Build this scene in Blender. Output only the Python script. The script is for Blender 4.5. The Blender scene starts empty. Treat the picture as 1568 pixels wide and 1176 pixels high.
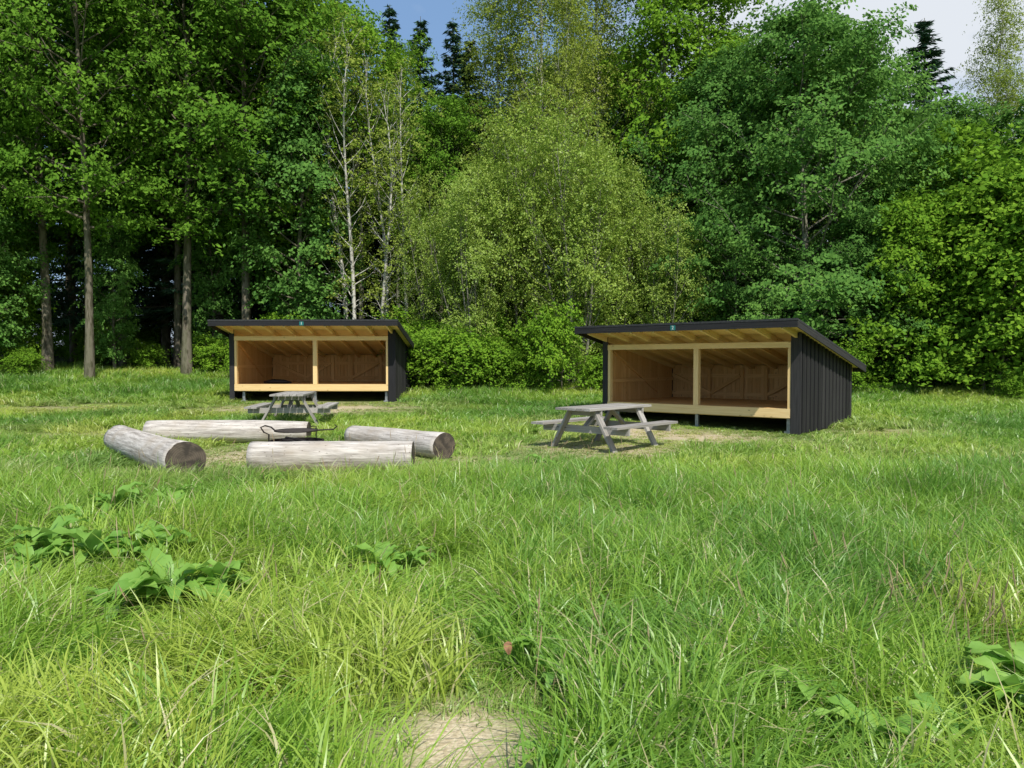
import bpy, math, random
import numpy as np
from mathutils import Vector, Matrix, Euler
random.seed(7); R=np.random.RandomState(11)
scene=bpy.context.scene
COL=scene.collection

# ------------------------------------------------------------------ terrain
def sstep(a,b,t):
    t=np.clip((t-a)/(b-a),0,1); return t*t*(3-2*t)
_nd=np.random.RandomState(3)
_w=[(math.cos(a),math.sin(a),p) for a,p in zip(_nd.uniform(0,6.28,10),_nd.uniform(0,6.28,10))]
def wob(x,y,f,k=0):
    s=0
    for i in range(5):
        a,b,p=_w[(i+k)%10]
        s=s+np.sin((a*x+b*y)*f*(0.7+0.35*i)+p*3+k)
    return s/5.0
def height(x,y):
    x=np.asarray(x,float); y=np.asarray(y,float)
    t=y-17.0
    sp=np.log1p(np.exp(np.clip(t*0.8,-30,30)))/0.8
    h=0.075*np.minimum(sp,28)
    h=h+0.03*np.clip(-x-8,0,15)*sstep(19,28,y)
    h=h+0.02*wob(x,y,0.9)
    return h
def hz(x,y): return float(height(x,y))
def dryness(x,y):
    x=np.asarray(x,float); y=np.asarray(y,float)
    def g(cx,cy,rx,ry,rot=0):
        c,s=math.cos(rot),math.sin(rot)
        dx=(x-cx)*c+(y-cy)*s; dy=-(x-cx)*s+(y-cy)*c
        return np.exp(-((dx/rx)**2+(dy/ry)**2))
    d=1.0*g(-3.6,12.3,2.4,1.8)
    d=np.maximum(d,0.85*g(-5.6,20.4,3.6,1.8))
    d=np.maximum(d,0.95*g(3.3,15.5,3.4,1.6,-0.71))
    d=np.maximum(d,0.8*g(1.6,13.3,2.0,1.7))
    d=np.maximum(d,0.7*g(7.9,15.7,1.9,1.3,0.6))
    d=np.maximum(d,0.6*g(0.3,11.6,3.8,1.0,0.05))
    d=np.maximum(d,1.0*g(-0.22,3.0,0.36,0.50))
    d=np.maximum(d,0.6*g(-0.28,3.9,0.25,0.7))
    d=np.maximum(d,0.65*g(-5.3,9.8,1.9,1.1))
    d=np.maximum(d,0.75*g(-2.6,10.0,2.4,0.9))
    d=np.maximum(d,0.5*g(-9,15.5,5.0,1.5))
    d=np.maximum(d,0.5*g(-13,20.5,5.0,1.5))
    d=np.maximum(d,0.45*g(7,11.6,3.0,0.7,0.2))
    d=d+0.10*wob(x,y,1.7,2)
    return np.clip(d,0,1)

# ------------------------------------------------------------------ material helpers
def newmat(name):
    m=bpy.data.materials.new(name); m.use_nodes=True
    nt=m.node_tree; nt.nodes.clear()
    return m,nt,nt.nodes,nt.links
def mixc(N,L,fac,a,b,mode='MIX'):
    n=N.new('ShaderNodeMix'); n.data_type='RGBA'; n.blend_type=mode
    for s,v in ((n.inputs[0],fac),(n.inputs[6],a),(n.inputs[7],b)):
        if isinstance(v,(int,float)): s.default_value=v
        elif isinstance(v,(tuple,list)): s.default_value=tuple(v)+((1,) if len(v)==3 else ())
        else: L.new(v,s)
    return n.outputs[2]
def noise(N,L,vec,scale,detail=3,rough=0.6):
    n=N.new('ShaderNodeTexNoise'); n.inputs['Scale'].default_value=scale
    n.inputs['Detail'].default_value=detail; n.inputs['Roughness'].default_value=rough
    if vec is not None: L.new(vec,n.inputs['Vector'])
    return n.outputs['Fac']
def mrange(N,L,v,a,b,c=0,d=1):
    n=N.new('ShaderNodeMapRange'); L.new(v,n.inputs[0])
    for i,k in enumerate((a,b,c,d)): n.inputs[i+1].default_value=k
    return n.outputs[0]
def attr(N,name,typ='GEOMETRY'):
    n=N.new('ShaderNodeAttribute'); n.attribute_name=name; n.attribute_type=typ; return n
def foliage_mat(name,c1,c2,c3=None,trans=0.33,gloss=0.0,objvar=0.25,dry=False,grough=0.45):
    m,nt,N,L=newmat(name)
    v=attr(N,'v').outputs['Fac']
    col=mixc(N,L,v,c1,c2)
    if dry:
        t=attr(N,'tone','INSTANCER').outputs['Fac']
        col=mixc(N,L,mrange(N,L,t,0.5,1.0,0,0.9),col,c3)
        col=mixc(N,L,mrange(N,L,t,0.5,0.0,0,0.8),col,(0.13,0.30,0.045))
        d=attr(N,'dry','INSTANCER').outputs['Fac']
        dm=N.new('ShaderNodeMath'); dm.operation='MULTIPLY'
        L.new(d,dm.inputs[0]); L.new(mrange(N,L,v,0,1,0.35,1.25),dm.inputs[1]); dm.use_clamp=True
        col=mixc(N,L,dm.outputs[0],col,(0.56,0.47,0.25))
        st=mrange(N,L,v,0.955,0.96)
        col=mixc(N,L,st,col,(0.56,0.52,0.27))
    else:
        oi=N.new('ShaderNodeObjectInfo')
        dk=c3 if c3 else tuple(0.5*(a+b)*k for a,b,k in zip(c1,c2,(0.6,0.7,0.8)))
        f=mrange(N,L,oi.outputs['Random'],0,1,0,objvar*1.6)
        col=mixc(N,L,f,col,dk)
    df=N.new('ShaderNodeBsdfDiffuse'); L.new(col,df.inputs[0])
    tr=N.new('ShaderNodeBsdfTranslucent'); L.new(col,tr.inputs[0])
    ms=N.new('ShaderNodeMixShader'); ms.inputs[0].default_value=trans
    L.new(df.outputs[0],ms.inputs[1]); L.new(tr.outputs[0],ms.inputs[2])
    out=ms.outputs[0]
    if gloss>0:
        gl=N.new('ShaderNodeBsdfGlossy'); gl.inputs['Roughness'].default_value=grough
        m2=N.new('ShaderNodeMixShader'); m2.inputs[0].default_value=gloss
        L.new(ms.outputs[0],m2.inputs[1]); L.new(gl.outputs[0],m2.inputs[2]); out=m2.outputs[0]
    o=N.new('ShaderNodeOutputMaterial'); L.new(out,o.inputs[0])
    return m
def princ(N,L,col,rough=0.8,bump=None,bstr=0.3,bdist=0.01,metal=0,spec=0.3):
    p=N.new('ShaderNodeBsdfPrincipled')
    if isinstance(col,tuple): p.inputs['Base Color'].default_value=col+(1,)
    else: L.new(col,p.inputs['Base Color'])
    p.inputs['Roughness'].default_value=rough; p.inputs['Metallic'].default_value=metal
    p.inputs['Specular IOR Level'].default_value=spec
    if bump is not None:
        b=N.new('ShaderNodeBump'); b.inputs['Strength'].default_value=bstr; b.inputs['Distance'].default_value=bdist
        L.new(bump,b.inputs['Height']); L.new(b.outputs[0],p.inputs['Normal'])
    o=N.new('ShaderNodeOutputMaterial'); L.new(p.outputs[0],o.inputs[0]); return p
def wood_mat(name,c1,c2,dark,rough=0.7,knots=True,bstr=0.3,vary=0.6):
    m,nt,N,L=newmat(name)
    uv=N.new('ShaderNodeUVMap'); uv.uv_map='UVMap'
    mp=N.new('ShaderNodeMapping'); mp.inputs['Scale'].default_value=(1.5,40,1); L.new(uv.outputs[0],mp.inputs[0])
    g=noise(N,L,mp.outputs[0],1.0,5,0.65)
    v=attr(N,'v').outputs['Fac']
    base=mixc(N,L,mrange(N,L,v,0,1,0.5-vary/2,0.5+vary/2),c1,c2)
    col=mixc(N,L,mrange(N,L,g,0.45,0.75,0,0.75),base,dark)
    if knots:
        mp2=N.new('ShaderNodeMapping'); mp2.inputs['Scale'].default_value=(3.0,9,1); L.new(uv.outputs[0],mp2.inputs[0])
        vo=N.new('ShaderNodeTexVoronoi'); vo.inputs['Scale'].default_value=1.0; L.new(mp2.outputs[0],vo.inputs[0])
        k=mrange(N,L,vo.outputs['Distance'],0.06,0.12,0.8,0)
        col=mixc(N,L,k,col,tuple(c*0.45 for c in dark))
    princ(N,L,col,rough,g,bstr,0.01)
    return m
def bark_mat(name,c1,c2,c3,sc=8,zs=0.3,th=(0.45,0.6)):
    m,nt,N,L=newmat(name)
    tc=N.new('ShaderNodeTexCoord')
    mp=N.new('ShaderNodeMapping'); mp.inputs['Scale'].default_value=(1,1,zs); L.new(tc.outputs['Object'],mp.inputs[0])
    g=noise(N,L,mp.outputs[0],sc,3)
    col=mixc(N,L,mrange(N,L,g,*th),c1,c2)
    v=attr(N,'v').outputs['Fac']
    col=mixc(N,L,mrange(N,L,v,0,1,0,0.5),col,c3)
    p=N.new('ShaderNodeBsdfDiffuse'); L.new(col,p.inputs[0])
    o=N.new('ShaderNodeOutputMaterial'); L.new(p.outputs[0],o.inputs[0])
    return m

M_wood=wood_mat('larch_wood',(0.72,0.45,0.19),(0.60,0.34,0.12),(0.42,0.22,0.07),vary=0.9)
M_woodlight=wood_mat('fresh_timber',(0.84,0.64,0.33),(0.77,0.55,0.25),(0.60,0.39,0.15))
M_black=wood_mat('black_stained_boards',(0.014,0.014,0.016),(0.040,0.039,0.040),(0.005,0.005,0.006),0.75,False,0.6,1.0)
M_grey=wood_mat('weathered_grey_wood',(0.42,0.40,0.37),(0.29,0.27,0.245),(0.11,0.10,0.085),0.85,True,0.6,1.0)
def simple(name,c,rough=0.6,metal=0,sc=20,var=0.5):
    m,nt,N,L=newmat(name)
    tc=N.new('ShaderNodeTexCoord'); g=noise(N,L,tc.outputs['Object'],sc,3)
    col=mixc(N,L,mrange(N,L,g,0.35,0.7),c,tuple(k*var for k in c)); princ(N,L,col,rough,g,0.2,0.005,metal)
    return m
M_roof=simple('roof_felt',(0.045,0.047,0.05),0.8)
M_steel=simple('galvanised_steel',(0.45,0.46,0.47),0.45,0.6)
M_iron=simple('rusty_black_iron',(0.030,0.024,0.021),0.6,0.3)
M_teal=simple('teal_sign',(0.02,0.16,0.15),0.5,0,5,0.9)
M_white=simple('white_paint',(0.75,0.75,0.72),0.5,0,5,0.95)
M_ash=simple('ash_and_charcoal',(0.12,0.11,0.10),0.95,0,9,0.2)
M_bark=bark_mat('oak_bark',(0.19,0.165,0.13),(0.07,0.06,0.042),(0.13,0.14,0.08))
M_barkgrey=bark_mat('grey_bark',(0.28,0.265,0.22),(0.12,0.11,0.09),(0.14,0.15,0.09))
M_birch=bark_mat('birch_bark',(0.60,0.58,0.52),(0.14,0.13,0.11),(0.26,0.25,0.20),5,1.6,(0.52,0.60))

M_oakleaf=foliage_mat('oak_leaves',(0.085,0.195,0.022),(0.18,0.34,0.038))
M_mapleleaf=foliage_mat('maple_leaves',(0.095,0.220,0.046),(0.19,0.36,0.070))
M_birchleaf=foliage_mat('birch_leaves',(0.22,0.30,0.045),(0.36,0.43,0.080))
M_willowleaf=foliage_mat('willow_leaves',(0.20,0.325,0.042),(0.38,0.49,0.085),None,0.34,0.02,0.12)
M_hazelleaf=foliage_mat('hazel_leaves',(0.12,0.255,0.024),(0.25,0.42,0.038))
M_spruce=foliage_mat('spruce_needles',(0.045,0.10,0.060),(0.075,0.145,0.08),None,0.1)
M_grass=foliage_mat('grass_blades',(0.18,0.37,0.038),(0.36,0.54,0.070),(0.45,0.55,0.085),0.40,0.045,0.18,True,0.4)
M_dock=foliage_mat('dock_leaf',(0.18,0.38,0.055),(0.30,0.50,0.09),None,0.35,0.05,0.2,False,0.4)
M_seed=foliage_mat('grass_seedheads',(0.42,0.28,0.18),(0.58,0.50,0.28),None,0.3,0.0,0.1)

# ------------------------------------------------------------------ mesh builder
BF=[(0,2,3,1),(4,5,7,6),(0,1,5,4),(2,6,7,3),(0,4,6,2),(1,3,7,5)]
class MB:
    def __init__(s): s.v=[];s.f=[];s.m=[];s.r=[];s.uv=[]
    def hexa(s,P,mat=0,axis=None,rv=None):
        P=[Vector(p) for p in P]; b=len(s.v); s.v+= [tuple(p) for p in P]
        ex=(P[1]-P[0]).length; ey=(P[2]-P[0]).length; ez=(P[4]-P[0]).length
        d=[ex,ey,ez]; ax=axis if axis is not None else d.index(max(d))
        o=random.uniform(0,50); o2=random.uniform(0,9); rv=random.random() if rv is None else rv
        for f in BF:
            s.f.append(tuple(b+i for i in f)); s.m.append(mat); s.r.append(rv)
            for i in f:
                c=[d[0]*(i&1),d[1]*((i>>1)&1),d[2]*((i>>2)&1)]
                u=c[ax]; w=sum(c)-u
                s.uv.append((u+o,w+o2))
    def box(s,x0,x1,y0,y1,z0,z1,mat=0,axis=None):
        s.hexa([(x,y,z) for z in (z0,z1) for y in (y0,y1) for x in (x0,x1)],mat,axis)
    def beam(s,p0,p1,w,t,mat=0,up=(0,0,1)):
        p0=Vector(p0);p1=Vector(p1);d=(p1-p0).normalized();u=Vector(up)
        if abs(d.dot(u))>0.98:u=Vector((1,0,0))
        a=d.cross(u).normalized();b=a.cross(d).normalized()
        P=[p+a*(w/2*sa)+b*(t/2*sb) for sb in(-1,1) for sa in(-1,1) for p in(p0,p1)]
        s.hexa(P,mat,0)
    def tube(s,pts,rad,sides=6,mat=0,cap=True):
        pts=[Vector(p) for p in pts]; b=len(s.v); n=len(pts); rv=random.random(); acc=0
        pa=None
        for i,p in enumerate(pts):
            d=(pts[min(i+1,n-1)]-pts[max(i-1,0)]).normalized()
            if pa is None:
                u=Vector((0,0,1)) if abs(d.z)<0.9 else Vector((1,0,0)); a=d.cross(u).normalized()
            else: a=(pa-d*pa.dot(d)).normalized()
            pa=a; c=d.cross(a)
            for k in range(sides):
                t=2*math.pi*k/sides; q=p+(a*math.cos(t)+c*math.sin(t))*rad[i]; s.v.append(tuple(q))
        for i in range(n-1):
            for k in range(sides):
                k2=(k+1)%sides
                s.f.append((b+i*sides+k,b+i*sides+k2,b+(i+1)*sides+k2,b+(i+1)*sides+k)); s.m.append(mat); s.r.append(rv)
                s.uv+=[(i,k/sides),(i,(k+1)/sides),(i+1,(k+1)/sides),(i+1,k/sides)]
        if cap:
            for e,rev in((0,True),(n-1,False)):
                f=[b+e*sides+k for k in range(sides)]
                if rev:f=f[::-1]
                s.f.append(tuple(f)); s.m.append(mat); s.r.append(rv); s.uv+=[(0,0)]*sides
    def mesh(s,name,mats,smooth=False):
        me=bpy.data.meshes.new(name); me.from_pydata(s.v,[],s.f)
        for m in mats: me.materials.append(m)
        me.polygons.foreach_set('material_index',s.m)
        a=me.attributes.new('v','FLOAT','FACE'); a.data.foreach_set('value',s.r)
        u=me.uv_layers.new(name='UVMap'); u.data.foreach_set('uv',[c for p in s.uv for c in p])
        if smooth: me.polygons.foreach_set('use_smooth',[True]*len(s.f))
        me.update(); return me
def obj(name,me,parent=None,loc=None,rot=None,col=None):
    o=bpy.data.objects.new(name,me); (col or COL).objects.link(o)
    if parent: o.parent=parent
    if loc is not None:o.location=loc
    if rot is not None:o.rotation_euler=rot
    return o
def empty(name,loc,rz=0):
    o=bpy.data.objects.new(name,None); COL.objects.link(o); o.location=loc; o.rotation_euler=(0,0,rz); o.empty_display_size=0.3; return o

def np_mesh(name,verts,quads,matidx,v,mats):
    me=bpy.data.meshes.new(name)
    nv=len(verts); nq=len(quads)
    me.vertices.add(nv); me.vertices.foreach_set('co',np.asarray(verts,np.float32).ravel())
    me.loops.add(nq*4); me.loops.foreach_set('vertex_index',np.asarray(quads,np.int32).ravel())
    me.polygons.add(nq); me.polygons.foreach_set('loop_start',np.arange(0,nq*4,4,dtype=np.int32))
    me.polygons.foreach_set('material_index',np.asarray(matidx,np.int32))
    for m in mats: me.materials.append(m)
    a=me.attributes.new('v','FLOAT','FACE'); a.data.foreach_set('value',np.asarray(v,np.float32))
    me.update(calc_edges=True); me.validate()
    return me

def leaves(C,Nrm,rs,length,width):
    n=len(C)
    nr=Nrm/np.linalg.norm(Nrm,axis=1,keepdims=True)
    t=rs.normal(size=(n,3)); t-=nr*np.sum(t*nr,axis=1,keepdims=True); t/=np.linalg.norm(t,axis=1,keepdims=True)
    b=np.cross(nr,t)
    l=(length*rs.uniform(0.65,1.25,n))[:,None]/2; w=(width*rs.uniform(0.7,1.2,n))[:,None]/2
    V=np.stack([C-t*l, C+b*w+t*l*0.15+nr*w*0.25, C+t*l, C-b*w+t*l*0.15+nr*w*0.25],axis=1).reshape(-1,3)
    return V

def make_tree(name,H,base,Rad,profile,nlimb,rs,leafmat,barkmat,trunk_r=0.16,cr=0.42,flat=0.45,nper=50,
              ll=0.14,lw=0.09,elev=(10,60),stems=1,sub=4,lean=0.3,fill=1.0,up=0.0,thin=1.0):
    mb=MB(); cl=[]
    for s in range(stems):
        a=s*6.283/max(stems,1)+rs.uniform(-0.5,0.5); sp=0.0 if stems==1 else rs.uniform(0.15,0.5)
        Hs=H*(1 if s==0 else rs.uniform(0.6,0.98))
        n=10; pts=[]; ph=rs.uniform(0,6.28)
        out=0 if stems==1 else Rad*rs.uniform(0.15,0.60)*(0.3 if s==0 else 1)
        for i in range(n):
            t=i/(n-1)
            pts.append(Vector((sp*0.5*math.cos(a)+out*math.cos(a)*t**0.9+lean*math.sin(ph+t*4)*t, sp*0.5*math.sin(a)+out*math.sin(a)*t**0.9+lean*math.cos(ph*2+t*3.1)*t, Hs*t*0.97-0.3*(i==0))))
        tr=trunk_r*(1 if stems==1 else 0.7)
        mb.tube(pts,[tr*(1.35 if i==0 else 1)*(1-0.88*i/(n-1)) for i in range(n)],8)
        nl=int(nlimb/stems)
        for k in range(nl):
            t=(k+rs.uniform(0,1))/nl
            z=base+(Hs*0.98-base)*t; f=min(max(z/(Hs*0.97),0),0.999)*(n-1); i=int(f); p=pts[i].lerp(pts[i+1],f-i)
            az=k*2.399+rs.uniform(-.5,.5)
            L=Rad*(1 if stems==1 else 0.6)*profile(t)*rs.uniform(0.55,1.2)
            if L<0.25:L=0.25
            e=math.radians(elev[0]+(elev[1]-elev[0])*t+rs.uniform(-12,12))
            d=Vector((math.cos(az)*math.cos(e),math.sin(az)*math.cos(e),math.sin(e)))
            q=[p]; dd=d.copy()
            for j in range(5):
                dd=(dd+Vector((rs.normal()*0.12,rs.normal()*0.12,0.10+up+rs.normal()*0.08))).normalized(); q.append(q[-1]+dd*L/5)
            r0=max(0.015,tr*0.30*(1-0.6*t)*min(1,L/2+0.3))
            mb.tube(q,[r0*(1-0.17*j) for j in range(6)],4,cap=False)
            cl.append((q[5],1.0));
            if L>0.8: cl.append((q[4],0.9))
            for j in range(sub):
                u=rs.uniform(0.3,0.98)*5; ii=min(int(u),4); sp0=q[ii].lerp(q[ii+1],u-ii)
                az2=az+rs.choice([-1,1])*rs.uniform(0.5,1.4); l2=L*rs.uniform(0.22,0.45)*(1.25-u/7)
                e2=e*0.5+rs.uniform(-0.25,0.4)
                d2=Vector((math.cos(az2)*math.cos(e2),math.sin(az2)*math.cos(e2),math.sin(e2)))
                sp1=sp0+d2*l2*0.55+Vector((0,0,0.03)); sp2=sp0+d2*l2+Vector((0,0,l2*0.12))
                mb.tube([sp0,sp2],[r0*0.35,r0*0.12],3,cap=False)
                cl.append((sp2,1.0)); 
                if l2>0.6: cl.append((sp1,0.8))
    C=[];Nn=[];V=[]
    for c,s in cl:
        if rs.uniform()>thin: continue
        cs=cr*s*rs.uniform(0.6,1.35); m=int(nper*fill*(cs/cr)**1.4)
        k=max(1,m//9); cen=rs.normal(size=(k,3))*np.array([cs,cs,cs*flat])
        idx=rs.randint(0,k,m); q=cen[idx]+rs.normal(size=(m,3))*np.array([0.13,0.13,0.07])*(cr/0.42)
        q[:,2]-=0.18*(q[:,0]**2+q[:,1]**2)/max(cs,0.1)
        P_=q+np.array(c); C.append(P_)
        nn=rs.normal(size=(m,3))*0.42; nn[:,2]+=0.60
        rad=P_[:,:2]/max(Rad,0.5); nn[:,:2]+=rad*0.75; Nn.append(nn); V.append(np.clip(rs.normal(0.5,0.25,m)+rs.normal()*0.22,0,1))
    C=np.concatenate(C);Nn=np.concatenate(Nn);V=np.concatenate(V)
    LV=leaves(C,Nn,rs,ll,lw)
    tv=np.array(mb.v); tq=np.array([f for f in mb.f if len(f)==4],np.int64)
    nvt=len(tv); nl=len(C)
    Q=np.concatenate([tq,(np.arange(nl*4).reshape(-1,4)+nvt)])
    me=np_mesh(name,np.concatenate([tv,LV]),Q,[0]*len(tq)+[1]*nl,np.concatenate([rs.uniform(0,1,len(tq)),V]),[barkmat,leafmat])
    return me
def make_spruce(name,H,Rad,rs,base=1.0):
    mb=MB(); mb.tube([(0,0,-0.3),(0.05,0,H*0.4),(0,0.05,H*0.75),(0,0,H)],[0.17,0.13,0.07,0.01],8)
    C=[];T=[]
    z=base
    while z<H-0.2:
        t=(z-base)/(H-base); Lr=Rad*(1-t)**0.85+0.12; nb=rs.randint(5,8)
        for k in range(nb):
            az=rs.uniform(0,6.28); l=Lr*rs.uniform(0.7,1.15); dr=-0.30+0.5*t
            d=np.array([math.cos(az),math.sin(az),dr]); side=np.array([-math.sin(az),math.cos(az),0])
            p0=np.array([0,0,z+rs.uniform(-.12,.12)])
            mb.tube([tuple(p0),tuple(p0+d*l+np.array([0,0,0.12*l]))],[0.025,0.006],3,cap=False)
            m=int(8+l*26); u=rs.uniform(0.08,1,m)**0.8
            off=rs.normal(size=m)*0.20*(1.15-u)*l*0.8
            p=p0+d*(u*l)[:,None]+side*off[:,None]; p[:,2]+=0.12*l*u*u-np.abs(off)*0.25-rs.uniform(0,0.12,m)
            C.append(p); tt=d*0.6+side*np.sign(off)[:,None]*rs.uniform(0.2,1,m)[:,None]; tt[:,2]-=rs.uniform(0,0.7,m); T.append(tt)
        z+=rs.uniform(0.26,0.40)
    C=np.concatenate(C);T=np.concatenate(T); n=len(C)
    T/=np.linalg.norm(T,axis=1,keepdims=True); nn=rs.normal(size=(n,3))*0.5; nn[:,2]+=0.7
    b=np.cross(nn,T); b/=np.linalg.norm(b,axis=1,keepdims=True)
    l=rs.uniform(0.12,0.24,n)[:,None]; w=rs.uniform(0.025,0.055,n)[:,None]
    LV=np.stack([C-T*l,C+b*w,C+T*l,C-b*w],axis=1).reshape(-1,3)
    tv=np.array(mb.v); tq=np.array([f for f in mb.f if len(f)==4],np.int64)
    Q=np.concatenate([tq,np.arange(n*4).reshape(-1,4)+len(tv)])
    return np_mesh(name,np.concatenate([tv,LV]),Q,[0]*len(tq)+[1]*n,rs.uniform(0,1,len(tq)+n),[M_bark,M_spruce])

dome=lambda t:(0.55+0.75*math.sin(math.pi*min(1,0.25+t*0.75)))*(1-0.55*t**2.5)
oval=lambda t:0.35+0.75*math.sin(math.pi*(0.12+0.80*t))
def rs(i): return np.random.RandomState(i)
ME={}
ME['tall']=[make_tree('tall_oak_mesh%d'%i,18,5.5,4.2,oval,54,rs(20+i),M_oakleaf,M_bark,0.20,0.50,0.38,50,0.20,0.13,(0,55)) for i in range(2)]
ME['tallg']=[make_tree('tall_sycamore_mesh%d'%i,18,3.0,4.2,oval,60,rs(30+i),M_hazelleaf,M_barkgrey,0.22,0.50,0.33,52,0.20,0.14,(0,55)) for i in range(1)]
ME['maple']=[make_tree('maple_mesh%d'%i,14,1.2,4.4,dome,60,rs(40+i),M_mapleleaf,M_barkgrey,0.2,0.50,0.20,92,0.17,0.125,(5,45),lean=0.4,sub=4) for i in range(2)]
ME['round']=[make_tree('lime_mesh%d'%i,11,1.0,2.7,oval,54,rs(50+i),M_mapleleaf,M_bark,0.15,0.38,0.30,66,0.16,0.12,(10,60)) for i in range(1)]
ME['ash']=[make_tree('ash_mesh%d'%i,15,6,3.0,oval,40,rs(60+i),M_hazelleaf,M_barkgrey,0.14,0.45,0.4,50,0.16,0.09,(20,65),thin=0.85) for i in range(1)]
ME['birch']=[make_tree('birch_mesh%d'%i,18,3.5,3.0,oval,60,rs(70+i),M_birchleaf,M_birch,0.13,0.42,0.75,58,0.11,0.075,(35,70),sub=5,thin=0.85) for i in range(2)]
ME['bare']=[make_tree('bare_birch_mesh%d'%i,13,2.5,1.7,oval,40,rs(80+i),M_birchleaf,M_birch,0.10,0.30,0.7,30,0.11,0.075,(30,65),sub=3,thin=0.5,lean=0.7) for i in range(2)]
ME['willow']=[make_tree('willow_mesh%d'%i,9.2,0.7,4.3,oval,100,rs(90+i),M_willowleaf,M_barkgrey,0.11,0.34,0.7,58,0.12,0.062,(20,78),stems=7,sub=5,up=0.04,lean=0.4,thin=0.84) for i in range(2)]
ME['hazel']=[make_tree('hazel_mesh%d'%i,6.5,0.2,3.0,dome,76,rs(100+i),M_hazelleaf,M_bark,0.08,0.36,0.4,60,0.15,0.11,(5,60),stems=4) for i in range(2)]
ME['shrub']=[make_tree('shrub_mesh%d'%i,1.9,0.05,1.3,dome,34,rs(110+i),M_hazelleaf,M_bark,0.03,0.22,0.5,58,0.09,0.06,(10,60),stems=3,sub=3,lean=0.1) for i in range(2)]
ME['spruce']=[make_spruce('spruce_mesh%d'%i,18,2.6,rs(120+i),2.5) for i in range(2)]
NM={'tall':'oak_tree','tallg':'sycamore_tree','maple':'maple_tree','round':'lime_tree','ash':'ash_tree','birch':'birch_tree','bare':'slender_birch_tree',
    'willow':'willow_tree','hazel':'hazel_bush','shrub':'shrub','spruce':'spruce_tree'}
HT={'tall':18,'tallg':18,'maple':14,'round':11,'ash':15,'birch':18,'bare':13,'willow':9.2,'hazel':6.5,'shrub':1.9,'spruce':18}
def plant(kind,x,y,H,w=1.0,var=None,rot=None):
    me=ME[kind][random.randrange(len(ME[kind])) if var is None else var%len(ME[kind])]
    o=obj(NM[kind],me,None,(x,y,hz(x,y)-0.05)); s=H/HT[kind]; o.scale=(s*w,s*w,s)
    o.rotation_euler=(0,0,random.uniform(0,6.28) if rot is None else rot); return o
plant('tall',-17.6,28.0,17,1.0,0); plant('tall',-15.0,26.2,17.5,0.8,1); plant('tall',-12.6,28.6,17,1.0,0)
plant('tall',-10.6,29.5,18,1.0,1); plant('tall',-20.5,27,18,1.1,1); plant('tallg',-8.8,32.5,18,0.85)
plant('hazel',-19.9,28.6,6.0,0.8); plant('round',-18.9,26.8,8.2,0.9); plant('round',-12.3,30.4,7.0,0.8); plant('round',-15.6,29.0,6.0,0.8)
plant('tall',-14.0,31.0,17,0.9,0); plant('tall',-16.6,31.5,17,0.9,1)
plant('spruce',-13.2,33.5,17,1.4); plant('spruce',-10.4,34.0,17,1.4); plant('spruce',-16.4,35.0,17,1.4); plant('round',-11.5,36,7,1.4); plant('round',-15.5,37,7,1.4)
plant('round',-8.3,28.9,11.6,0.88)
plant('bare',-6.0,28.1,12.8,1,0); plant('bare',-4.9,28.0,11.0,1,1); plant('bare',-6.5,28.9,13.8,1,1); plant('bare',-5.1,29.4,12.8,1,0); plant('bare',-4.0,28.4,11.7,1,1)
plant('ash',-6.4,31,14.6,1.0); plant('ash',-5.0,33,13.6,0.9)
plant('spruce',-4.4,36,16.8,1.15); plant('spruce',-3.0,38,17.5,1.1); plant('spruce',-6.2,38,18.2,1.1); plant('spruce',-2.0,35,15.5,1.2)
plant('birch',1.3,32.5,19.5,1.1); plant('birch',3.6,33.5,19.5,1.0); plant('birch',-0.7,34.0,16.5,1.0); plant('birch',2.3,30.0,15.0,0.8)
plant('willow',2.2,25.8,9.0,0.85,0); plant('willow',-1.4,26.6,7.6,0.8,1); plant('willow',5.6,26.6,6.4,0.85,1); plant('willow',0.2,28.5,10.4,0.85,0); plant('willow',3.9,27.6,8.6,0.7,0); plant('willow',-3.0,28.4,7.4,0.7,1)
plant('tallg',6.6,32.5,17.2,0.9,0); plant('tallg',9.0,34,17.0,1.0,0)
plant('maple',10.6,26.6,13.4,0.92,0); plant('maple',8.2,29.8,12.6,0.9,1); plant('maple',13.2,30.0,13.2,0.9,1); plant('maple',8.2,27.3,7.0,0.9,0)
plant('hazel',13.4,24.8,6.6,0.9); plant('hazel',15.6,23.8,7.2,1.0); plant('round',18.2,23.4,8.2,1.2); plant('maple',11.8,25.6,6.0,1.1); plant('hazel',16.6,26,9.0,1.1)
plant('round',19.8,27.0,9.8,1.2); plant('birch',20.5,31.0,12.0,1.0); plant('maple',17.6,29.5,10.5,1.0); plant('hazel',20.6,22.6,7.6,1.1)
plant('spruce',24.8,45,20.2,1.5); plant('spruce',22.2,47,17.8,1.1); plant('birch',28.8,44,20.4,0.8)
plant('maple',26,21,12,1.0); plant('hazel',23.5,19,7,1.0); plant('tall',-25,26,17,1.0); plant('tall',-28,22,17,1.0)
def skyline(t):
    if t<-0.25: return 0.52
    if t<-0.02: return 0.355
    if t<0.36: return 0.42
    if t<0.50: return 0.34
    return 0.26
src=bpy.data.collections.new('forest_sources'); srcl=[]
for k in ('tall','tallg','birch','spruce','hazel','maple'):
    o=bpy.data.objects.new('f%d_%s'%(len(srcl),k),ME[k][-1]); src.objects.link(o); srcl.append(k)
src2=bpy.data.collections.new('undergrowth_sources')
for i,m in enumerate(ME['shrub']+[ME['hazel'][0]]):
    o=bpy.data.objects.new('u%d'%i,m); src2.objects.link(o)
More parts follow.
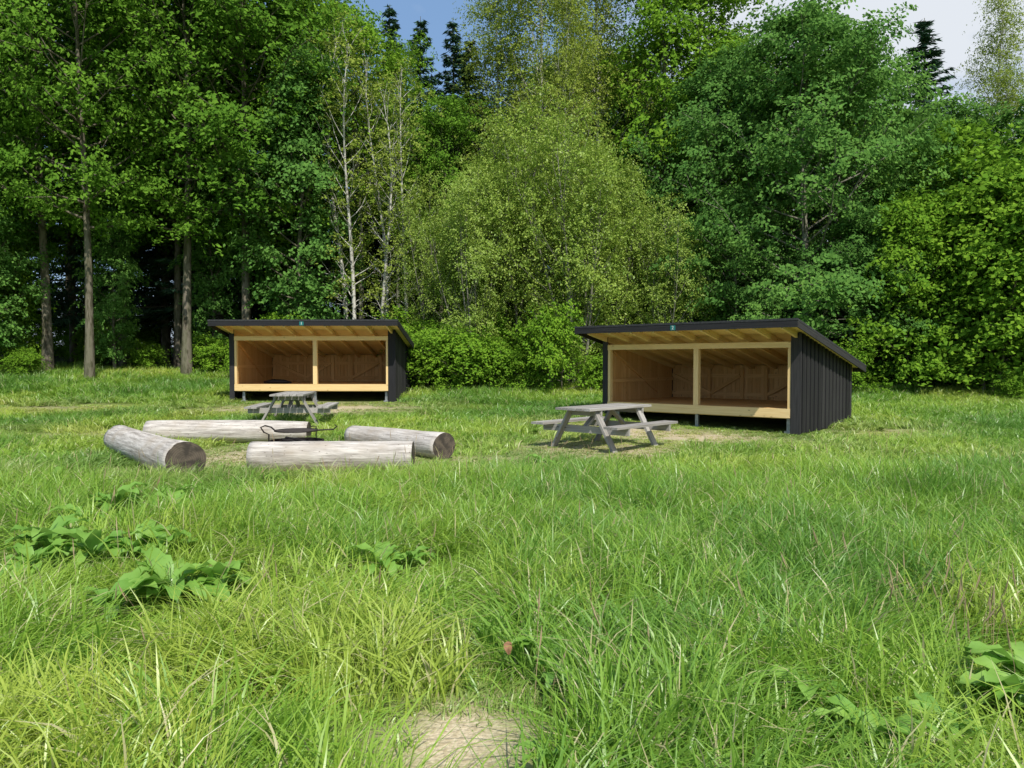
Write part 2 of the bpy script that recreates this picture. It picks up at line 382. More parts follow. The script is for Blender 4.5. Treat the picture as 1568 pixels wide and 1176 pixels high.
def instancer(name,pts,idx,rot,scl,coll,extra=None,tone=None):
    me=bpy.data.meshes.new(name); n=len(pts); me.vertices.add(n); me.vertices.foreach_set('co',np.asarray(pts,np.float32).ravel())
    a=me.attributes.new('idx','INT','POINT'); a.data.foreach_set('value',np.asarray(idx,np.int32))
    a=me.attributes.new('rot','FLOAT_VECTOR','POINT'); a.data.foreach_set('vector',np.asarray(rot,np.float32).ravel())
    a=me.attributes.new('scl','FLOAT_VECTOR','POINT'); a.data.foreach_set('vector',np.asarray(scl,np.float32).ravel())
    if extra is not None:
        a=me.attributes.new('dry','FLOAT','POINT'); a.data.foreach_set('value',np.asarray(extra,np.float32))
        a=me.attributes.new('tone','FLOAT','POINT'); a.data.foreach_set('value',np.asarray(tone,np.float32))
    me.update(); o=obj(name,me)
    ng=bpy.data.node_groups.new(name+'_nodes','GeometryNodeTree')
    ng.interface.new_socket('Geometry',in_out='INPUT',socket_type='NodeSocketGeometry')
    ng.interface.new_socket('Geometry',in_out='OUTPUT',socket_type='NodeSocketGeometry')
    N=ng.nodes;L=ng.links
    gi=N.new('NodeGroupInput');go=N.new('NodeGroupOutput')
    ip=N.new('GeometryNodeInstanceOnPoints'); ci=N.new('GeometryNodeCollectionInfo')
    ci.inputs['Collection'].default_value=coll; ci.inputs['Separate Children'].default_value=True; ci.inputs['Reset Children'].default_value=True
    def na(nm,dt):
        x=N.new('GeometryNodeInputNamedAttribute'); x.data_type=dt; x.inputs['Name'].default_value=nm
        return x.outputs['Attribute']
    L.new(gi.outputs[0],ip.inputs['Points']); L.new(ci.outputs[0],ip.inputs['Instance'])
    ip.inputs['Pick Instance'].default_value=True
    L.new(na('idx','INT'),ip.inputs['Instance Index']); L.new(na('rot','FLOAT_VECTOR'),ip.inputs['Rotation']); L.new(na('scl','FLOAT_VECTOR'),ip.inputs['Scale'])
    L.new(ip.outputs[0],go.inputs[0])
    md=o.modifiers.new('instances','NODES'); md.node_group=ng
    return o
P=[];I=[];RO=[];S=[]
for row,y0 in enumerate((34,40,47)):
    x=-0.86*y0-6
    while x<0.86*y0+6:
        yy=y0+R.uniform(-1.6,1.6)
        sl=skyline(x/yy)
        k=R.choice([0,1,2,3,5],p=[.32,.26,.10,.22,.10])
        if x/yy<-0.25: k=R.choice([0,3,1],p=[.4,.5,.1])
        if x/yy>0.5: k=R.choice([2,0,5],p=[.3,.3,.4])
        if row==2: k=5 if x/yy>-0.2 else 3
        Hh=min(1.5+sl*yy-hz(x,yy),19)*R.uniform(0.86,1.0)
        s=Hh/HT[srcl[k]]; w=s*R.uniform(0.9,1.15)
        if not(abs(x)<3 and yy<36): P.append((x,yy,hz(x,yy)-0.1)); I.append(k); RO.append((0,0,R.uniform(0,6.28))); S.append((w,w,s))
        x+=R.uniform(3.2,4.6)*(1+0.1*row)
instancer('distant_forest',P,I,RO,S,src)
P=[];I=[];RO=[];S=[]
def edge(x):
    return 27.6 if x<-9 else (27.6-(x+9)*0.25 if x<1 else (25.0 if x<8 else 24.6-(x-8)*0.17))
for i in range(240):
    y=R.uniform(22,40); x=R.uniform(-0.85*y-3,0.85*y+3); d=y-edge(x)
    if d<0.0: continue
    if x>9 and d<2.5: continue
    big=R.uniform()<0.3 and d>3
    if x<-9 and d<7 and R.uniform()<0.75: continue
    k=2 if big else R.randint(0,2); s=R.uniform(0.4,0.75) if big else R.uniform(0.6,1.4)
    if x<-9: s*=0.7
    P.append((x,y,hz(x,y)-0.05)); I.append(k); RO.append((0,0,R.uniform(0,6.28))); S.append((s*1.2,s*1.2,s))
instancer('undergrowth',P,I,RO,S,src2)
for (x,y,H,w) in ((-2.9,24.6,1.8,1.1),(-1.8,24.6,2.0,1.2),(-0.9,24.9,1.7,1.2),(0.3,24.6,1.2,1.2),(1.4,24.0,2.6,0.8),(3.0,24.3,1.3,1.2),(-3.2,26.0,1.7,1.2),
                  (14.9,22.0,0.9,1.1),(10.6,23.6,1.6,1.2),(-17.6,26.6,1.0,1.2),(-10.0,27,1.0,1.2)):
    plant('shrub',x,y,H,w)

# ------------------------------------------------------------------ ground
def axis(lo,hi,step,far):
    a=list(np.arange(lo,hi+1e-6,step)); s=step; 
    while a[-1]<far: s*=1.5; a.append(a[-1]+s)
    s=step
    while a[0]>-far: s*=1.5; a.insert(0,a[0]-s)
    return np.array(a)
ax=axis(-32,32,0.25,600); ay=axis(-2,34,0.25,600)
X,Y=np.meshgrid(ax,ay); Z=height(X,Y)
V=np.stack([X,Y,Z],-1).reshape(-1,3); nx=len(ax); ny=len(ay)
ii,jj=np.meshgrid(np.arange(nx-1),np.arange(ny-1)); b=(jj*nx+ii).ravel()
Q=np.stack([b,b+1,b+1+nx,b+nx],-1)
m,nt,N,L=newmat('meadow_soil')
geo=N.new('ShaderNodeNewGeometry'); n1=noise(N,L,geo.outputs['Position'],3.5,3); n2=noise(N,L,geo.outputs['Position'],40,2)
c=mixc(N,L,mrange(N,L,n1,0.35,0.65),(0.09,0.13,0.025),(0.17,0.22,0.04))
dr=attr(N,'dry').outputs['Fac']
tan=mixc(N,L,mrange(N,L,n2,0.35,0.65),(0.58,0.49,0.34),(0.38,0.31,0.19))
c=mixc(N,L,mrange(N,L,dr,0.25,0.85),c,tan)
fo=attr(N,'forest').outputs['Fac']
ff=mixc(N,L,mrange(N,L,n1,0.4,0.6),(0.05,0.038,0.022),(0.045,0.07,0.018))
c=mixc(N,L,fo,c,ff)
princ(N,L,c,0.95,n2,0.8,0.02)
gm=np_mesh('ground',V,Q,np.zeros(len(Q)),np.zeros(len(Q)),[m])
a=gm.attributes.new('dry','FLOAT','POINT'); a.data.foreach_set('value',dryness(X,Y).ravel().astype(np.float32))
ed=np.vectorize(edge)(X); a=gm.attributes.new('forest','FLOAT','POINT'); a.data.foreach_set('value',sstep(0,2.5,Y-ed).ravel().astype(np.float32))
gm.polygons.foreach_set('use_smooth',[True]*len(gm.polygons))
obj('ground',gm)

# ------------------------------------------------------------------ grass
def grass_patch(name,n,rad,hmin,hmax,w,rs_,lean=0.5,far=False):
    ang=rs_.uniform(0,6.28,n); r=rad*np.sqrt(rs_.uniform(0,1,n))
    nt_=max(8,n//30); ta=rs_.uniform(0,6.28,nt_); trr=rad*np.sqrt(rs_.uniform(0,0.9,nt_)); tc=np.stack([trr*np.cos(ta),trr*np.sin(ta)],1)
    base=np.stack([r*np.cos(ang),r*np.sin(ang)],1)
    tid=rs_.randint(0,nt_,n); tm=rs_.uniform(size=n)<0.62
    base[tm]=tc[tid[tm]]+rs_.normal(size=(tm.sum(),2))*0.035
    tl=rs_.normal(size=(nt_,2))*0.6; th=rs_.uniform(0.5,1.6,nt_)
    h=rs_.uniform(hmin,hmax,n)*th[tid]
    dx=tl[tid]*0.9+rs_.normal(size=(n,2))*0.32+np.array([lean*0.6,0.12])
    az=rs_.uniform(0,6.28,n); wd=np.stack([np.cos(az),np.sin(az),np.zeros(n)],1)
    ww=(w*rs_.uniform(0.5,1.5,n)*np.where(th[tid]>1.1,1.2,1.0))[:,None]
    b3=np.concatenate([base,np.zeros((n,1))-0.02],1)
    ln=np.linalg.norm(dx,axis=1,keepdims=True); 
    def pt(t):
        p=b3.copy(); p[:,:2]+=dx*(h*t*t)[:,None]; p[:,2:]+=h[:,None]*(t-0.32*np.minimum(ln,1.6)*t*t*t); return p
    rows=[]
    prof=((0,0.8),(0.55,1.0),(1.0,0.08)) if far else ((0,0.8),(0.4,1.0),(0.75,0.7),(1.0,0.08))
    for t,wf in prof:
        p=pt(t); rows.append(p-wd*ww*wf*0.5); rows.append(p+wd*ww*wf*0.5)
    V=np.stack(rows,1).reshape(-1,3); nr=len(prof); k=np.arange(n)[:,None]*(2*nr)
    Q=np.concatenate([k+np.array([[2*j,2*j+1,2*j+3,2*j+2]]) for j in range(nr-1)],0)
    tv=rs_.uniform(0,1,nt_)
    v=np.clip(rs_.uniform(0,1,n)*0.45+tv[tid]*0.5,0,0.94); v[rs_.uniform(size=n)<0.07]=0.99
    return np_mesh(name,V,Q,np.zeros(len(Q)),np.tile(v,nr-1),[M_grass])
gs=bpy.data.collections.new('grass_sources')
gd=[]
for i in range(4): gd.append(grass_patch('near_tall%d'%i,1350,0.46,0.15,0.34,0.0080,rs(200+i)))
for i in range(2): gd.append(grass_patch('near_short%d'%i,1200,0.46,0.05,0.14,0.006,rs(210+i)))
for i in range(3): gd.append(grass_patch('far_tall%d'%i,900,0.66,0.10,0.24,0.014,rs(220+i),far=True))
for i in range(2): gd.append(grass_patch('far_short%d'%i,900,0.66,0.03,0.08,0.012,rs(230+i),far=True))
for i,g in enumerate(gd):
    o=bpy.data.objects.new('g%02d'%i,g); gs.objects.link(o)
DOCKS=((-2.12,4.55,1.6),(-1.92,4.75,1.2),(-2.35,4.35,1.1),(-3.15,5.5,1.45),(-2.85,5.6,1.2),(-3.6,5.7,1.35),(-3.4,5.2,1.1),(-2.6,5.5,1.2),(-4.0,7.4,1.3),(-3.9,6.6,1.1),(-3.3,7.2,1.1),(-3.6,7.7,1.1),
       (2.15,3.1,1.25),(2.35,3.3,1.2),(2.3,2.85,1.1),(1.27,3.1,0.95),(1.36,2.75,0.9),(1.65,2.8,0.8),(-0.92,5.2,1.0),(-0.75,5.35,0.8),
       (0.12,3.72,0.65),(0.22,3.40,0.55),(0.4,10.4,1.0),(-1.8,3.2,0.7),(0.12,2.66,0.45),(-2.9,8.9,0.7),(1.9,5.1,0.6),(5.2,9.0,0.9),(-5.6,9.0,1.0),(7.3,8.2,0.9))
DA=np.array(DOCKS)
P=[];I=[];RO=[];S=[];DR=[];TN=[]
shel=[((2.34,18.7),-0.711),((-8.38,22.0),-0.02)]
def insideshel(x,y):
    for (ox,oy),r in shel:
        c,s=math.cos(-r),math.sin(-r); dx=x-ox;dy=y-oy; lx=dx*c-dy*s; ly=dx*s+dy*c
        if 0.1<lx<4.8 and 0.25<ly<3.4: return 2
        if -0.3<lx<5.3 and -1.5<ly<3.8: return 1
    return 0
y=1.0
while y<31:
    st=0.50 if y<9.6 else 0.70
    x=-(0.80*y+3)
    while x<0.80*y+3:
        px=x+R.uniform(-.2,.2); py=y+R.uniform(-.2,.2)
        x+=st
        ins=insideshel(px,py)
        if ins==2: continue
        de=py-edge(px)
        if de>1.5 and R.uniform()<min(1,(de-1.5)/2): continue
        d=float(dryness(px,py)); near=py<9.6
        hn=0.5+0.5*float(wob(px,py,1.3,4)); hn2=0.5+0.5*float(wob(px,py,3.1,6)); hn3=0.5+0.5*float(wob(px,py,0.8,1))
        short=(d>0.36) or ins==1 or (R.uniform()<0.22 and hn<0.45)
        if d>0.75 and R.uniform()<0.45: continue
        dd=((px+0.22)/0.58)**2+((py-2.80)/0.80)**2
        if dd<0.55: continue
        if dd<1.3: short=True
        dk_=(np.hypot(DA[:,0]-px,DA[:,1]-0.12-py)-0.12*DA[:,2]).min()
        if near and dk_<0.28: short=True
        k=(R.randint(4,6) if short else R.randint(0,4)) if near else (R.randint(9,11) if short else R.randint(6,9))
        s=(0.45+0.55*hn+0.5*hn2)
        sz=s*(1-0.55*d)*(0.85 if not near else 1.0)
        if py>23 and not short: sz*=1.3
        if dd<1.3: sz*=0.7
        P.append((px,py,hz(px,py))); I.append(k); RO.append((0,0,R.normal(0.3,1.2) if R.uniform()<0.7 else R.uniform(0,6.28))); S.append((1,1,sz))
        DR.append(min(1,max(0,d*0.95-0.08+R.uniform(-.06,.08)))); TN.append(min(1,max(0,hn3*1.6-0.35+R.uniform(-.3,.3))))
    y+=st
instancer('meadow_grass',P,I,RO,S,gs,DR,TN)

def dock(name,rs_,n=9,ln=0.26):
    V=[];Q=[];vv=[]
    for k in range(n):
        az=k*2.4+rs_.uniform(-.3,.3); l=ln*rs_.uniform(0.6,1.2); w=l*rs_.uniform(0.28,0.38); e=math.radians(rs_.uniform(35,80)); rv=rs_.uniform()
        seg=8; o=len(V)
        cdir=np.array([math.cos(az),math.sin(az),0]); sd=np.array([-math.sin(az),math.cos(az),0])
        pos=cdir*0.01; ee=e
        for i in range(seg+1):
            t=i/seg; ww=(w*math.sin(math.pi*min(1,max(0,(t-0.12)/0.88))**0.8)**0.8 if t>0.12 else 0)+0.006
            if i==seg: ww=0.002
            up=np.array([0,0,1])*math.cos(ee)-cdir*math.sin(ee)
            wv=0.012*math.sin(t*17+k)
            V+= [pos-sd*ww/2+up*(ww*0.18+wv), pos, pos+sd*ww/2+up*(ww*0.18-wv)]
            pos=pos+(cdir*math.cos(ee)+np.array([0,0,1])*math.sin(ee))*(l*1.15/seg); ee-=math.radians(rs_.uniform(8,17))
        for i in range(seg):
            a=o+i*3
            Q+=[(a,a+1,a+4,a+3),(a+1,a+2,a+5,a+4)]; vv+=[rv,rv]
    me=np_mesh(name,np.array(V),np.array(Q),np.zeros(len(Q)),vv,[M_dock]); me.polygons.foreach_set('use_smooth',[True]*len(Q)); return me
DK=[dock('dock_mesh%d'%i,rs(300+i),12+2*i,0.24) for i in range(3)]
for x,y,s in DOCKS:
    o=obj('dock_plant',DK[random.randrange(3)],None,(x,y,hz(x,y)+0.09)); o.scale=(s,s,s*1.05); o.rotation_euler=(0,0,random.uniform(0,6.28))
mb=MB()
for i in range(240):
    x=2.35+random.gauss(0,0.2); y=4.0+random.gauss(0,0.35)
    if i>45: x=random.uniform(-6,6.5); y=random.uniform(3.2,12)
    h=random.uniform(0.26,0.46); z=hz(x,y); lx=random.gauss(0,.08); ly=random.gauss(0,.08)
    mb.tube([(x,y,z),(x+lx*.4,y+ly*.4,z+h*.6),(x+lx,y+ly,z+h)],[0.0015,0.0013,0.001],3,cap=False)
    mb.tube([(x+lx*.8,y+ly*.8,z+h*.8),(x+lx*.95,y+ly*.95,z+h*.92),(x+lx*1.1,y+ly*1.1,z+h*1.08)],[0.002,0.0045,0.001],4,cap=False)
obj('seed_stalks',mb.mesh('seed_stalks',[M_seed]))
mb=MB(); 
M_dead=simple('dead_leaf_brown',(0.32,0.17,0.09),0.8)
cx,cy=-0.02,3.55
for i in range(8):
    a0=i/8*6.28;a1=(i+1)/8*6.28
    b=len(mb.v); mb.v+=[(0,0,0.004),(0.022*math.cos(a0),0.034*math.sin(a0),0.012*math.sin(2*a0)),(0.022*math.cos(a1),0.034*math.sin(a1),0.012*math.sin(2*a1))]
    mb.f.append((b,b+1,b+2)); mb.m.append(0); mb.r.append(.5); mb.uv+=[(0,0)]*3
obj('dead_leaf',mb.mesh('dead_leaf',[M_dead]),None,(cx,cy,hz(cx,cy)+0.17),(math.radians(50),0.2,0.3))

# ------------------------------------------------------------------ shelters
def shelter(loc,rz,num,W=4.9,D=3.5):
    root=empty('wooden_shelter',loc,rz)
    zt=lambda y:2.26-0.2*y
    zu=lambda y:zt(y)-0.05
    f0,f1=-0.85,D+0.35; xl,xr=-0.27,W+0.22
    def side(mb,xa,xb,ya,yb,z0,mat=0,drop=0.0):
        za,zb=zu(ya)-drop,zu(yb)-drop
        mb.hexa([(xa,ya,z0),(xb,ya,z0),(xa,yb,z0),(xb,yb,z0),(xa,ya,za),(xb,ya,za),(xa,yb,zb),(xb,yb,zb)],mat,2)
    mb=MB()
    for X0,sgn in((0,-1),(W,1)):
        y=0.0;k=0
        while y<D-0.01:
            w=0.125; y1=min(y+w,D)
            o=0.022 if k%2 else 0.0
            xa,xb=sorted((X0+sgn*(-0.028+o),X0+sgn*(-0.004+o)))
            side(mb,xa,xb,y-(0.012 if k%2 else 0),y1+(0.012 if k%2 else 0),0.05+random.uniform(-.015,.015))
            y=y1;k+=1
    x=0.0;k=0
    while x<W-0.01:
        o=0.022 if k%2 else 0; x1=min(x+0.13,W); e=(0.012 if k%2 else 0)
        mb.box(x-e+0.002,x1+e-0.002,D+0.004+o,D+0.026+o,0.05,zu(D)-0.02,0,2); x=x1;k+=1
    mb.box(-0.03,0.115,-0.032,-0.006,0.06,zu(0)-0.03,0,2)
    mb.box(W-0.19,W+0.03,-0.032,-0.006,0.03,zu(0)-0.03,0,2)
    obj('outer_cladding',mb.mesh('outer_cladding',[M_black]),root)
    mb=MB()
    for xa,xb in((0.032,0.05),(W-0.05,W-0.032)):
        y=0.0
        while y<D-0.08:
            y1=min(y+0.118,D-0.06); side(mb,xa,xb,y+0.002,y1-0.003,0.5,0,0.003); y+=0.118
    x=0.05
    while x<W-0.06:
        x1=min(x+0.118,W-0.051); mb.box(x+0.002,x1-0.003,D-0.03,D-0.012,0.5,zu(D)-0.03,0,2); x+=0.118
    yb0,yb1=D-0.075,D-0.032
    for z in(0.64,1.14): mb.box(0.055,W-0.055,yb0+0.004,yb1,z,z+0.10,0,0)
    for px in(1.2,W/2-0.3,W/2+0.35,W-1.1): mb.box(px-0.05,px+0.05,yb0-0.02,yb1-0.04,0.562,zu(D)-0.1,0,2)
    for a,b_ in((1.25,0.1),(W/2+0.4,W-1.15),(W-0.1,W-1.05),(1.25,W/2-0.35)):
        mb.beam((a,yb0-0.025,0.70),(b_,yb0-0.025,1.2),0.035,0.09,0)
    mb.beam((0.075,0.25,1.85),(0.075,2.5,0.75),0.04,0.09,0,(1,0,0)); mb.box(0.055,0.095,0.1,D-0.1,1.04,1.13,0,1)
    obj('inner_lining',mb.mesh('inner_lining',[M_wood]),root)
    mb=MB()
    y=0.0
    while y<D-0.1:
        mb.box(0.055,W-0.055,y+0.004,y+0.136,0.53,0.558,0,0); y+=0.14
    obj('floor_boards',mb.mesh('floor_boards',[M_wood]),root)
    mb=MB()
    mb.box(0.118,W-0.193,-0.036,-0.002,0.37,0.565,0,0)
    mb.box(0.06,W-0.06,0.15,0.25,0.34,0.50,0,0); mb.box(0.06,W-0.06,D-0.4,D-0.3,0.34,0.50,0,0)
    mb.box(0.118,W-0.193,-0.03,0.06,1.865,1.99,0,0)
    mb.box(W/2+0.02,W/2+0.14,-0.028,0.09,0.568,1.863,0,2)
    mb.box(0.12,0.185,-0.02,0.1,0.568,1.863,0,2); mb.box(W-0.255,W-0.195,-0.02,0.1,0.568,1.863,0,2)
    n=9
    for i in range(n):
        x=0.08+(W-0.16)*i/(n-1); ya,yb=f0+0.03,f1-0.05
        za,zb=zu(ya)-0.022,zu(yb)-0.022
        mb.hexa([(x-.028,ya,za-.125),(x+.028,ya,za-.125),(x-.028,yb,zb-.125),(x+.028,yb,zb-.125),(x-.028,ya,za),(x+.028,ya,za),(x-.028,yb,zb),(x+.028,yb,zb)],0,1)
    obj('timber_frame',mb.mesh('timber_frame',[M_woodlight]),root)
    mb=MB()
    y=f0
    while y<f1-0.02:
        y1=min(y+0.14,f1); za,zb=zu(y),zu(y1-0.004)
        mb.hexa([(xl,y,za-.02),(xr,y,za-.02),(xl,y1-.004,zb-.02),(xr,y1-.004,zb-.02),(xl,y,za),(xr,y,za),(xl,y1-.004,zb),(xr,y1-.004,zb)],0,0); y+=0.14
    obj('soffit_boards',mb.mesh('soffit_boards',[M_woodlight]),root)
    mb=MB()
    a,b_=f0-0.035,f1+0.035; za,zb=zu(a)+0.003,zu(b_)+0.003
    mb.hexa([(xl-.03,a,za),(xr+.03,a,za),(xl-.03,b_,zb),(xr+.03,b_,zb),(xl-.03,a,za+.045),(xr+.03,a,za+.045),(xl-.03,b_,zb+.045),(xr+.03,b_,zb+.045)],0)
    obj('roof',mb.mesh('roof',[M_roof]),root)
    mb=MB()
    mb.box(xl-.025,xr+.025,f0-.03,f0-.003,zu(f0)-.125,zu(f0)+.002,0,0); mb.box(xl-.025,xr+.025,f1+.003,f1+.03,zu(f1)-.125,zu(f1)-.004,0,0)
    for xa in(xl-.027,xr+.003):
        ya,yb=f0-.002,f1+.002
        mb.hexa([(xa,ya,zu(ya)-.125),(xa+.024,ya,zu(ya)-.125),(xa,yb,zu(yb)-.125),(xa+.024,yb,zu(yb)-.125),(xa,ya,zu(ya)),(xa+.024,ya,zu(ya)),(xa,yb,zu(yb)),(xa+.024,yb,zu(yb))],0,1)
    obj('fascia_boards',mb.mesh('fascia_boards',[M_black]),root)
    mb=MB()
    for x in(0.35,W/2+0.05,W-0.27):
        for y in(0.12,D-0.35):
            mb.box(x-.035,x+.035,y-.035,y+.035,-0.1,0.345); mb.box(x-.07,x+.07,y-.07,y+.07,-0.1,0.08)
    obj('steel_feet',mb.mesh('steel_feet',[M_steel]),root)
    mb=MB(); cx=W/2-0.05
    mb.box(cx-.06,cx+.06,f0-.042,f0-.031,zu(f0)-.115,zu(f0)-.005)
    obj('number_plate',mb.mesh('number_plate',[M_teal]),root)
    cu=bpy.data.curves.new('number','FONT'); cu.body=num; cu.size=0.11; cu.extrude=0.001; cu.align_x='CENTER'; cu.align_y='CENTER'; cu.materials.append(M_white)
    t=obj('number',cu,root,(cx,f0-.045,zu(f0)-.06),(math.pi/2,0,0))
    return root
shelter((2.34,18.7,0.0),-0.711,'2')
shelter((-8.38,22.0,0.34),-0.02,'1')
mb=MB(); mb.tube([(-7.6,22.6,0.95),(-7.35,22.6,0.97),(-7.0,22.62,0.96),(-6.75,22.65,0.94)],[0.03,0.07,0.065,0.02],8); obj('folded_tarp',mb.mesh('folded_tarp',[M_iron],True))

# ------------------------------------------------------------------ picnic tables
def table(loc,rz,s=1.0):
    root=empty('picnic_table',loc,rz); root.scale=(s,s,s)
    mb=MB()
    for i in range(5):
        y=-0.36+i*0.147; mb.box(-0.92+random.uniform(-.01,.01),0.92+random.uniform(-.01,.01),y,y+0.132,0.70,0.738,0,0)
    obj('table_top',mb.mesh('table_top',[M_grey]),root)
    for sg,nm in((-1,'bench_left'),(1,'bench_right')):
        mb=MB()
        for i in range(2):
            y=sg*0.77-0.135+i*0.14; mb.box(-0.92,0.92,y,y+0.128,0.43,0.468,0,0)
        obj(nm,mb.mesh(nm,[M_grey]),root)
    mb=MB()
    for x in(-0.62,0.62):
        for sg in(-1,1):
            mb.beam((x,sg*0.26,0.697),(x,sg*0.68,-0.04),0.045,0.125,0,(1,0,0)); 
        mb.box(x+0.024,x+0.066,-0.90,0.90,0.31,0.428,0,1)
        mb.box(x+0.024,x+0.066,-0.35,0.35,0.60,0.698,0,1)
        mb.beam((x*0.98-0.03*np.sign(x),0,0.40),(x*0.25,0,0.69),0.09,0.04,0)
    obj('legs',mb.mesh('legs',[M_grey]),root)
table((1.70,13.5,hz(1.70,13.5)-0.03),math.atan2(.73,.68),1.05)
table((-5.2,17.6,hz(-5.2,17.6)-0.02),math.radians(96),1.03)

# ------------------------------------------------------------------ logs
m,nt,N,L=newmat('weathered_log'); M_log=m
tc=N.new('ShaderNodeTexCoord'); mp=N.new('ShaderNodeMapping'); mp.inputs['Scale'].default_value=(1.2,14,14); L.new(tc.outputs['Object'],mp.inputs[0])
g=noise(N,L,mp.outputs[0],1.6,6,0.7); g2=noise(N,L,tc.outputs['Object'],2.2,3)
c=mixc(N,L,mrange(N,L,g,0.35,0.6),(0.27,0.24,0.21),(0.60,0.56,0.51))
c=mixc(N,L,mrange(N,L,g2,0.5,0.72,0,0.6),c,(0.36,0.30,0.23))
crk=mrange(N,L,g,0.26,0.33,1,0); c=mixc(N,L,crk,c,(0.03,0.025,0.02))
vo=N.new('ShaderNodeTexVoronoi'); mp3=N.new('ShaderNodeMapping'); mp3.inputs['Scale'].default_value=(2.2,5,5); L.new(tc.outputs['Object'],mp3.inputs[0]); L.new(mp3.outputs[0],vo.inputs[0])
c=mixc(N,L,mrange(N,L,vo.outputs['Distance'],0.08,0.16,0.8,0),c,(0.09,0.065,0.045))
princ(N,L,c,0.9,g,0.8,0.02)
m,nt,N,L=newmat('log_end_grain'); M_end=m
tc=N.new('ShaderNodeTexCoord'); sx=N.new('ShaderNodeVectorMath'); sx.operation='MULTIPLY'; L.new(tc.outputs['Object'],sx.inputs[0]); sx.inputs[1].default_value=(0,1,1)
ln_=N.new('ShaderNodeVectorMath'); ln_.operation='LENGTH'; L.new(sx.outputs[0],ln_.inputs[0])
ml=N.new('ShaderNodeMath'); ml.operation='MULTIPLY'; ml.inputs[1].default_value=240; L.new(ln_.outputs['Value'],ml.inputs[0])
sn=N.new('ShaderNodeMath'); sn.operation='SINE'; L.new(ml.outputs[0],sn.inputs[0])
g=noise(N,L,sx.outputs[0],9,4)
c=mixc(N,L,mrange(N,L,sn.outputs[0],-1,1,0,0.5),(0.13,0.105,0.08),(0.065,0.05,0.038))
c=mixc(N,L,mrange(N,L,g,0.4,0.6,0,0.85),c,(0.04,0.034,0.028))
princ(N,L,c,0.9,g,0.5,0.01)
def log(p0,p1,r0,r1,seed):
    rr=np.random.RandomState(seed); p0=Vector(p0);p1=Vector(p1); d=p1-p0; Ln=d.length; S=36; n=26
    V=[];F=[];mi=[]
    ph=rr.uniform(0,6.28,6)
    for i in range(n+1):
        t=i/n; r=r0+(r1-r0)*t; x=(t-0.5)*Ln
        e=0.985 if i in(0,n) else 1
        for k in range(S):
            a=2*math.pi*k/S
            q=r*e*(1+0.025*math.sin(2*a+ph[0]+t)+0.018*math.sin(3*a+ph[1]-t*2)+0.02*math.sin(t*9+ph[2]+a)+rr.normal()*0.006)
            crack=math.exp(-((a-1.1-0.3*math.sin(t*5+ph[3]))/0.07)**2)*0.05+math.exp(-((a-3.9-0.2*math.sin(t*4+ph[4]))/0.07)**2)*0.06
            q*=1-crack
            V.append((x,q*math.cos(a)+0.015*math.sin(t*5+ph[5]),q*math.sin(a)))
    for i in range(n):
        for k in range(S): F.append((i*S+k,i*S+(k+1)%S,(i+1)*S+(k+1)%S,(i+1)*S+k)); mi.append(0)
    F.append(tuple(range(S))[::-1]); mi.append(1); F.append(tuple(n*S+k for k in range(S))); mi.append(1)
    me=bpy.data.meshes.new('log'); me.from_pydata(V,[],F); me.materials.append(M_log); me.materials.append(M_end); me.polygons.foreach_set('material_index',mi)
    me.polygons.foreach_set('use_smooth',[k==0 for k in mi]); me.update()
    o=obj('log_bench',me,None,(p0+p1)/2); o.rotation_mode='QUATERNION'
    o.rotation_quaternion=d.to_track_quat('X','Z') @ Euler((rr.uniform(0,6.28),0,0)).to_quaternion()
    return o
def L3(x,y,r): return (x,y,hz(x,y)+r*0.98)
log(L3(-3.66,10.35,.225),L3(-1.40,10.4,.225),0.23,0.22,1)
log(L3(-6.80,12.7,.24),L3(-4.26,9.6,.26),0.23,0.255,2)
log(L3(-6.98,14.1,.21),L3(-3.92,14.2,.21),0.22,0.21,3)
log(L3(-2.95,13.7,.2),L3(-1.08,11.75,.22),0.19,0.225,4)

# ------------------------------------------------------------------ fire pit
fx,fy=-3.60,12.3; root=empty('fire_pit',(fx,fy,hz(fx,fy)),0.2)
mb=MB(); S=28
for i in range(S):
    a0=2*math.pi*i/S;a1=2*math.pi*(i+1)/S
    def c3(a,r,z): return (r*math.cos(a),r*math.sin(a),z)
    mb.hexa([c3(a0,.42,0),c3(a1,.42,0),c3(a0,.45,0),c3(a1,.45,0),c3(a0,.42,.26),c3(a1,.42,.26),c3(a0,.45,.26),c3(a1,.45,.26)],0)
obj('steel_ring',mb.mesh('steel_ring',[M_iron]),root)
mb=MB(); gz=0.42
for i in range(11):
    y=-0.3+i*0.06; xx=math.sqrt(max(0,.34**2-y*y)); mb.tube([(-xx,y,gz),(xx,y,gz)],[.006]*2,5)
ring=[(.35*math.cos(t),.35*math.sin(t),gz) for t in np.linspace(0,6.283,25)]
mb.tube(ring,[.012]*25,6)
mb.tube([(.34,0,gz),(.6,-.02,gz+.01),(.66,-.02,gz+.06),(.62,-.02,gz+.09)],[.014]*4,6)
mb.tube([(-.34,0,gz),(-.4,0,gz+.06),(-.5,0,gz+.09),(-.57,0,gz+.06),(-.52,0,gz-.02),(-.44,0,gz-.06),(-.46,0,-.1)],[.014]*7,6)
mb.tube([(.3,.3,-.1),(.3,.3,gz+.04),(.22,.22,gz+.05)],[.012]*3,6)
obj('cooking_grate',mb.mesh('cooking_grate',[M_iron]),root)
mb=MB()
mb.v.append((0,0,.1))
for k in range(24):
    a=k/24*6.283; mb.v.append((.41*math.cos(a),.41*math.sin(a),.05))
for k in range(24):
    mb.f.append((0,1+k,1+(k+1)%24)); mb.m.append(0); mb.r.append(.5); mb.uv+=[(0,0)]*3
obj('ash_bed',mb.mesh('ash_bed',[M_ash]),root)
mb=MB()
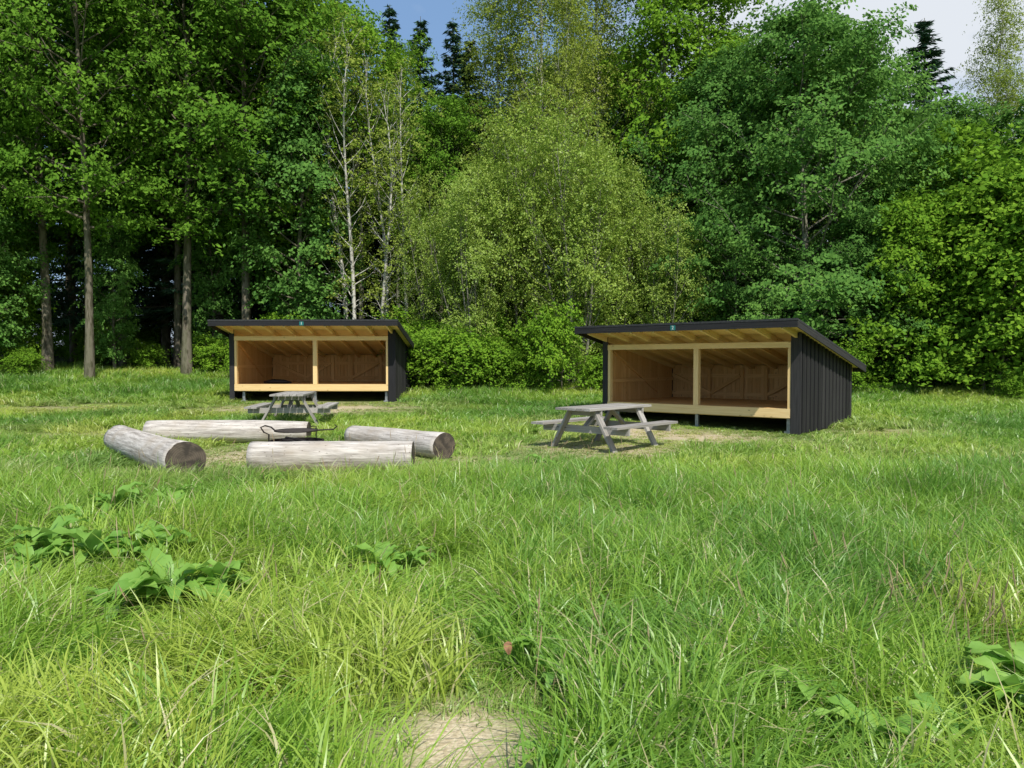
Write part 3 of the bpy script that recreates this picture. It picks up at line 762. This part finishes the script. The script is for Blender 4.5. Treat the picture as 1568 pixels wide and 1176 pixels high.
for i in range(5):
    a=random.uniform(0,3.1); c_,s_=math.cos(a)*.25,math.sin(a)*.25; z=.12+.03*i
    mb.tube([(-c_,-s_,z),(c_,s_,z+.04)],[.035,.03],7)
obj('charred_firewood',mb.mesh('charred_firewood',[M_iron]),root)

# ------------------------------------------------------------------ light / sky
toward=Vector((0.30,-0.95,0)).normalized()*math.cos(math.radians(52))+Vector((0,0,math.sin(math.radians(52))))
sd=bpy.data.lights.new('sun','SUN'); sd.energy=5.0; sd.angle=math.radians(0.53); sd.color=(1.0,0.95,0.87)
so=obj('sun',sd,None,(0,0,30)); so.rotation_mode='QUATERNION'; so.rotation_quaternion=toward.to_track_quat('Z','Y')
w=bpy.data.worlds.new('World'); scene.world=w; w.use_nodes=True; nt=w.node_tree; N=nt.nodes;L=nt.links; N.clear()
sk=N.new('ShaderNodeTexSky'); sk.sky_type='NISHITA'; sk.sun_disc=False; sk.sun_elevation=math.radians(52); sk.sun_rotation=math.atan2(0.30,-0.95)
sk.air_density=1.0; sk.dust_density=0.6; sk.ozone_density=1.2
tc=N.new('ShaderNodeTexCoord'); mp=N.new('ShaderNodeMapping'); mp.inputs['Scale'].default_value=(1,1,2.6); L.new(tc.outputs['Generated'],mp.inputs[0])
n1=noise(N,L,mp.outputs[0],2.6,4,0.55)
sx=N.new('ShaderNodeSeparateXYZ'); L.new(tc.outputs['Generated'],sx.inputs[0])
bias=mrange(N,L,sx.outputs['X'],-0.05,0.45,-0.08,0.20)
ad=N.new('ShaderNodeMath'); ad.operation='ADD'; L.new(n1,ad.inputs[0]); L.new(bias,ad.inputs[1])
cf=mrange(N,L,ad.outputs[0],0.43,0.70,0.0,0.95)
skb=mixc(N,L,0.6,sk.outputs[0],(2.0,3.5,6.0))
col=mixc(N,L,cf,skb,(6.2,6.5,6.9))
bg=N.new('ShaderNodeBackground'); bg.inputs[1].default_value=0.13; L.new(col,bg.inputs[0])
o=N.new('ShaderNodeOutputWorld'); L.new(bg.outputs[0],o.inputs[0])

# ------------------------------------------------------------------ camera
cd=bpy.data.cameras.new('camera'); cd.sensor_width=36; cd.lens=25.95; cd.clip_end=2000; cd.clip_start=0.05
co=obj('camera',cd,None,(0,0,1.55)); co.rotation_euler=(math.radians(88.33),0,0); scene.camera=co
scene.view_settings.view_transform='Standard'; scene.view_settings.look='None'; scene.view_settings.exposure=0
